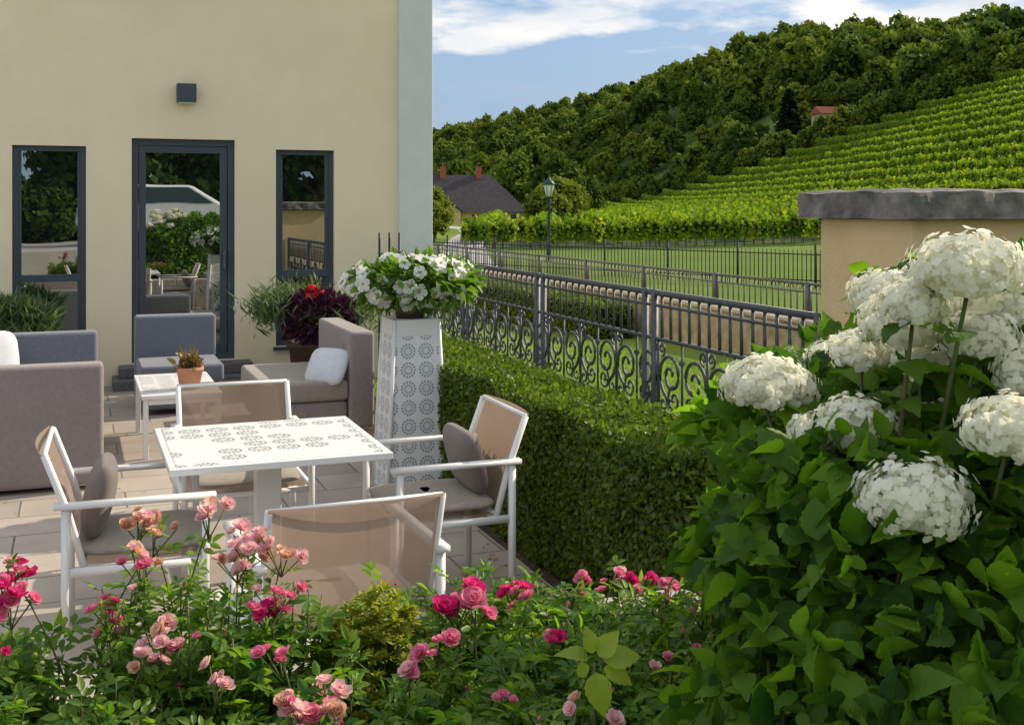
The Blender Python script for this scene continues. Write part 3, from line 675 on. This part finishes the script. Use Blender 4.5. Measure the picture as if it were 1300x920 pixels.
b.inst(QUAD,frames(rdir(n)+[0,0,-.4],dd+rdir(n)*.4+[0,0,.3],rng.uniform(.14,.26,n)),PP,0); b.tube([(0,0,-.1),(.02,0,.6)],[.03,.02],4,1)
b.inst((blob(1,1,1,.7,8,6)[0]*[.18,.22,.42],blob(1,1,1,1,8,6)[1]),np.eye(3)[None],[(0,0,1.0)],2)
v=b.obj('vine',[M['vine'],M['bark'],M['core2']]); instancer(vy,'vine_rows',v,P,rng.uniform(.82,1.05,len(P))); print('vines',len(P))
# ---------------------------------------------------------------- lawn
lw=G('lawn_grass'); b=B(); n=30000; P=np.stack([rng.uniform(2.68,6.9,n),rng.uniform(3.6,14,n),np.full(n,-.07)],-1)
b.inst((THIN[0]*[1.5,1,1],THIN[1]),frames(rdir(n)*.45+[0,0,1],rdir(n),rng.uniform(.03,.07,n)),P,0); b.obj('blades',[M['grassb']],lw)
# ---------------------------------------------------------------- roses
def curve_pts(a,c,k=7,side=.06):
    a=np.array(a,float);c=np.array(c,float); m=(a+c)/2+np.array([rng.normal()*side,rng.normal()*side,.04]); t=np.linspace(0,1,k)[:,None]
    return (1-t)**2*a+2*t*(1-t)*m+t*t*c
def rose_bush(name,regions,flowers,lsc=.034):
    e=empty(name); b=B()
    def stem(a,c,r=.0035,nl=15,t0=.25):
        P=curve_pts(a,c); b.tube(P,np.linspace(r,r*.5,len(P)),5,1)
        t=rng.uniform(t0,1,nl); k=t*(len(P)-1); i=np.minimum(k.astype(int),len(P)-2); Q=P[i]+(P[i+1]-P[i])*(k-i)[:,None]
        D=rdir(nl)*[1,1,.4]+[0,0,.25]; b.inst(COMP,frames(D,rdir(nl)*.65+[0,0,1],rng.uniform(.6,1.35,nl)*lsc),Q,0)
    for cx,cy,rx,ry,z0,z1,n in regions:
        for _ in range(n):
            a=rng.random()*6.28; q=rng.random()**.5; x=cx+rx*q*math.cos(a); y=cy+ry*q*math.sin(a); z=rng.uniform(z0,z1)
            stem((cx+(x-cx)*.6,min(cy+(y-cy)*.6,3.0),.44),(x,y,z))
            if rng.random()<.16: b.inst(BUD,frames(rdir(1),np.array([[0,0,1.]])+rdir(1)*.3,.018),[(x,y,z)],int(rng.integers(2,5)))
    mi={'pale':2,'pink':3,'mag':4,'faded':5}
    for (x,y,z,c,r,k) in flowers:
        stem((x+rng.normal()*.08,min(y+abs(rng.normal())*.05,3.0),.44),(x,y,z-.02),nl=11,t0=.15)
        for j in range(k):
            off=rng.normal(size=3)*[r*1.2,r*1.1,r*.65] if j else np.zeros(3); d=nrm(np.array([rng.normal()*.5,-.35+rng.normal()*.4,1.0]))
            pz=np.array([x,y,z])+off; b.tube([np.array([x,y,z-.06]),pz-d*.005],[.0018,.0018],4,1)
            cc=c if rng.random()<.8 else {'pale':'faded','pink':'pale','mag':'pink','faded':'pale'}[c]
            b.inst(ROSES[int(rng.integers(0,4))],frames(np.cross(d,rdir(1)),d[None],r*rng.uniform(.6,1.1)),[pz],mi[cc])
    b.obj('stems_leaves_flowers',[M['rose_leaf'],M['stem'],M['pale'],M['pink'],M['mag'],M['faded']],e,True)
def sc9(L,f=.9): return [(x*f,y*f,1.8-(1.8-z)*f,c,r,k) for x,y,z,c,r,k in L]
rose_bush('rose_bush',[(-.70,2.68,.26,.18,.6,.92,85),(-.66,2.4,.36,.25,.5,.76,110),(-.5,2.2,.25,.2,.5,.74,55),(-.9,2.5,.2,.2,.5,.80,55)],
 sc9([(-.977,3.0,.883,'pale',.027,4),(-.96,2.98,.86,'pink',.024,3),(-.85,3.2,.933,'pale',.026,7),(-.716,3.1,.885,'pale',.028,10),(-.74,3.08,.85,'pale',.026,6),(-.606,3.0,.894,'pale',.028,6),(-.61,2.95,.80,'pink',.024,6),(-.63,2.95,.76,'mag',.024,6),(-1.0,2.9,.744,'pink',.022,6),(-1.02,2.9,.78,'mag',.02,4),(-.862,2.8,.733,'pale',.026,8),(-.82,2.8,.72,'pink',.022,4),(-1.048,3.2,.925,'faded',.024,7),(-.99,3.15,.90,'faded',.022,4),(-.89,2.75,.72,'pale',.026,3),(-.70,2.7,.68,'pale',.022,4),(-.55,2.75,.72,'pink',.02,4)]))
rose_bush('rose_bush',[(-1.2,2.5,.22,.3,.5,.82,90),(-.98,2.35,.2,.2,.48,.72,70)],sc9([(-1.28,2.9,.844,'mag',.026,8),(-1.25,2.85,.81,'pink',.026,5),(-1.3,2.85,.79,'mag',.024,6),(-1.28,2.9,.90,'pink',.02,3),(-1.22,2.7,.76,'mag',.02,3)]))
rose_bush('rose_bush',[(-.05,2.75,.38,.3,.55,.80,150),(-.25,2.3,.35,.25,.5,.77,110),(.3,2.95,.28,.2,.5,.76,85),(.12,3.15,.55,.16,.6,.77,110)],
 [(-.135,2.8,.82,'mag',.038,5),(-.09,2.82,.81,'mag',.032,5),(.01,3.0,.785,'mag',.030,5),(.04,2.98,.775,'pink',.028,3),(.205,3.2,.75,'pink',.026,5),(.33,3.2,.76,'mag',.028,5),(.30,3.22,.74,'pink',.022,3),(.42,3.1,.76,'pink',.022,5),(-.17,2.6,.81,'pink',.026,4),(-.394,2.4,.80,'pale',.026,4),(-.444,2.3,.783,'pale',.028,7),(-.40,2.3,.77,'pink',.026,4),(-.349,2.3,.78,'faded',.026,3),(.114,2.2,.832,'faded',.022,2),(-.22,2.45,.80,'pink',.022,3),(.1,2.7,.79,'mag',.022,4),(-.02,2.4,.77,'pink',.02,3)])
rose_bush('rose_bush',[(.22,2.35,.38,.3,.5,.78,140),(.55,2.7,.3,.3,.5,.88,110)],[(.2,2.25,.79,'pale',.022,3),(.35,2.5,.81,'pink',.022,4),(.05,2.2,.79,'pale',.022,3),(.45,2.7,.86,'pink',.02,3)])
e=empty('sedum_plant'); b=B()
for i_ in range(230):
    a=rng.random()*6.28;q=rng.random()**.5; c=np.array([-.33+.17*q*math.cos(a),2.75+.14*q*math.sin(a),.85-.26*q**3-.03*(i_%3)+rng.normal()*.008])
    if i_<70: b.tube([(c[0]*.5-.165,(c[1]+2.75)/2,.44),c],[.003,.003],4,1)
    n=30; d=rdir(n); d[:,2]=abs(d[:,2]); b.inst(LEAF,frames(d,rdir(n)*.3+[0,0,1],rng.uniform(.012,.026,n)),c+d*.006,0)
b.obj('rosettes',[M['sedum'],M['stem']],e)
e=empty('lime_seedling'); b=B(); c=np.array([.17,2.35,.86])
b.tube([(.17,2.4,.44),(.17,2.36,.7),c],[.004]*3,5,1); D=np.array([(1,.1,.2),(-.7,-.2,.5),(.1,-.4,-.7),(.5,0,.7),(-.5,.3,-.4),(.9,-.2,-.35),(-.2,.1,1)]); bigs(b,frames(D,rdir(7)*.5+[-.1,-.6,.8],rng.uniform(.04,.08,7)),np.repeat(c[None],7,0)+D*.02,0); b.obj('leaves',[M['lime'],M['stem']],e,True)
# ---------------------------------------------------------------- hydrangea
heads=[(.80,2.0,1.69,.092),(.852,2.6,1.597,.08),(.758,2.2,1.575,.085),(.773,2.7,1.422,.085),(.508,2.3,1.441,.08),(.56,2.32,1.43,.06),(.645,2.15,1.385,.078),(.59,2.2,1.36,.055),(.668,1.9,1.311,.088),(.825,1.9,1.43,.08),(1.0,2.4,1.55,.085),(.896,2.5,1.46,.075),(.98,2.2,1.655,.085),(1.05,2.3,1.50,.08),(.90,2.15,1.62,.075),(1.15,2.5,1.6,.09),(.93,2.05,1.50,.07),(.86,2.1,1.56,.07),(.72,2.35,1.50,.06),(1.0,2.25,1.42,.07),
 (.73,2.45,1.36,.055),(.90,2.35,1.36,.065),(1.02,2.1,1.34,.07),(.96,2.6,1.63,.07),(1.1,2.2,1.70,.08),(.72,2.05,1.62,.06),(.82,2.3,1.50,.065)]
e=empty('hydrangea_bush'); b=B()
for (x,y,z,r) in heads:
    n=int(1150*(r/.09)**2); d=rdir(n); d=d[d[:,2]>-.65]; n=len(d)
    sq=rng.uniform(.66,.8); sx_=rng.uniform(.95,1.12)
    lump=1+.13*np.sin(d[:,0]*6+x*9)*np.sin(d[:,2]*5+d[:,1]*6+y*5)+.07*np.sin(d[:,0]*14+d[:,1]*12+z*9)
    P=np.array([x,y,z])+d*np.array([r*sx_,r*.95,r*sq])*(rng.uniform(.78,1.05,n)*lump)[:,None]
    b.inst(FLORET,frames(np.cross(d,rdir(n)),d+rdir(n)*.45,rng.uniform(.006,.0105,n)),P,2)
    bs=blob(r*.76,r*.74,r*.54,1,16,10); b.add(bs[0]+np.array([x,y,z]),bs[1],2)
    base=(x*.65+.28+rng.normal()*.05,2.25+rng.normal()*.1,.44); S=curve_pts(base,(x,y,z-r*.3),9,.05); b.tube(S,np.linspace(.007,.004,9),6,1)
    for t in np.linspace(.35,.99,11):
        k=t*8;i=min(int(k),7);q=S[i]+(S[i+1]-S[i])*(k-i); a=rng.random()*6.28
        D=np.array([(math.cos(a+s_*math.pi),math.sin(a+s_*math.pi),.1) for s_ in (0,1)]); bigs(b,frames(D,rdir(2)*.5+[0,0,1],rng.uniform(.055,.105,2)),np.repeat(q[None],2,0),0)
n=13500; X=rng.uniform(.30,1.7,n); Y=rng.uniform(1.65,3.1,n); top=1.30+.26*sm((X-.58)/.35)+.07*np.sin(X*13)+.06*np.sin(Y*9+X*5)-.30*sm((2.1-Y)/.4)-.30*sm((.50-X)/.2)
Z=.5+(top-.5)*(1-rng.random(n)**1.6*.95); k=(X>.17*Y+.06*np.sin(Z*20+Y*6)) ; X,Y,Z=X[k],Y[k],Z[k]; n=len(X)
P=np.stack([X,Y,Z],-1); D=nrm(P-np.array([.95,2.5,.7]))*.5+rdir(n)*[1,1,.9]
bigs(b,frames(D,rdir(n)*1.2+[-.05,0,.9],rng.uniform(.025,.085,n)),P,0)
for _ in range(60):
    x=rng.uniform(.42,1.5);y=rng.uniform(1.9,2.9); b.tube(curve_pts((x*.8+.15,y,.44),(x,y,rng.uniform(.9,1.15)),6,.04),[.004]*6,5,1)
b.obj('stems_leaves_blooms',[M['hyd_leaf'],M['stem'],M['hyd']],e,True)
# ---------------------------------------------------------------- car (mirrored in the door)
cr=empty('parked_car',(5.6,-7.6,.70),math.radians(20)); cr.scale=(1.12,1.12,1.12)
prof=[(-2.1,.35),(2.15,.35),(2.2,.75),(2.05,.95),(1.2,1.05),(.5,1.5),(-1.1,1.55),(-1.9,1.1),(-2.15,1.0),(-2.2,.6)]
V=[(x,-.85,z) for x,z in prof]+[(x,.85,z) for x,z in prof]; k=len(prof); F=[tuple(range(k)),tuple(range(2*k-1,k-1,-1))]+[(i+k,(i+1)%k+k,(i+1)%k,i) for i in range(k)]
o=pyobj('body',V,F,M['carpaint'],cr); o.modifiers.new('b','BEVEL').width=.06
wp=[(1.0,1.06),(.42,1.45),(-1.0,1.49),(-1.6,1.08)]
for sy in (-.86,.86): pyobj('side_window',[(x,sy,z) for x,z in wp],[(0,1,2,3)],M['frame'],cr)
b=B()
for x in (-1.35,1.35):
    for y in (-.8,.8): b.tube([(x,y-.1,.33),(x,y+.1,.33)],[.33,.33],18)
b.obj('wheels',[M['tyre']],cr)
# ---------------------------------------------------------------- light, sky
el=math.radians(32); hu,hv=.98,.17; sx,sy=hu*CU-hv*SU,hu*SU+hv*CU
az=math.atan2(sx,sy)
S=Vector((math.sin(az)*math.cos(el),math.cos(az)*math.cos(el),math.sin(el)))
L=bpy.data.lights.new('sun','SUN'); L.energy=5.0; L.angle=math.radians(.53); L.color=(1,.88,.70)
lo=link(bpy.data.objects.new('sun',L)); lo.rotation_euler=S.to_track_quat('Z','Y').to_euler()
w=bpy.data.worlds.new('World'); sc.world=w; w.use_nodes=True; nt=w.node_tree; nt.nodes.clear()
out=N(nt,'OutputWorld'); bg=N(nt,'Background'); sky=N(nt,'TexSky',sky_type='NISHITA'); sky.sun_disc=False; sky.sun_elevation=el; sky.sun_rotation=az
sky.air_density=1.0; sky.dust_density=1.5
bg.inputs[1].default_value=.148
tc=N(nt,'TexCoord').outputs['Generated']; sep=N(nt,'SeparateXYZ'); nt.links.new(tc,sep.inputs[0]); z=sep.outputs[2]
mp=N(nt,'Mapping'); mp.inputs['Scale'].default_value=(1,1,3.6); mp.inputs['Location'].default_value=(.3,.1,.0); nt.links.new(tc,mp.inputs[0])
nz=noise(nt,5.5,9,mp.outputs[0],.55)
band=ramp(nt,z,.085,.15,-.045,.095)
hi=ramp(nt,z,.2,.45,0,.04)  # extra cloud cover added overhead, out of view, to brighten the ambient light
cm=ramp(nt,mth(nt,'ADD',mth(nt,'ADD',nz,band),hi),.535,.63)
base=mixc(nt,ramp(nt,z,.05,.22,.75,.5),sky.outputs[0],(1.5,2.7,4.6))
soft=mth(nt,'MULTIPLY',ramp(nt,noise(nt,3.2,6,mp.outputs[0]),.40,.60),ramp(nt,z,.09,.16,.75,.1))
base=mixc(nt,soft,base,(3.2,3.8,4.6))
ccol=mixc(nt,ramp(nt,noise(nt,9,5,mp.outputs[0]),.35,.65),(5.2,5.5,6.0),(7.2,7.0,6.8))
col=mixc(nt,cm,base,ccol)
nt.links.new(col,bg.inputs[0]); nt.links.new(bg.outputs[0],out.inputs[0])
# ---------------------------------------------------------------- camera
cd=bpy.data.cameras.new('cam'); cd.sensor_width=36; cd.lens=40.15; cd.shift_y=-.1523; cd.clip_end=6000; cd.clip_start=.05
co=link(bpy.data.objects.new('camera',cd)); co.location=(0,0,1.8); co.rotation_euler=(math.pi/2,0,0); sc.camera=co
sc.view_settings.view_transform='Standard'; sc.view_settings.look='None'; sc.view_settings.exposure=0
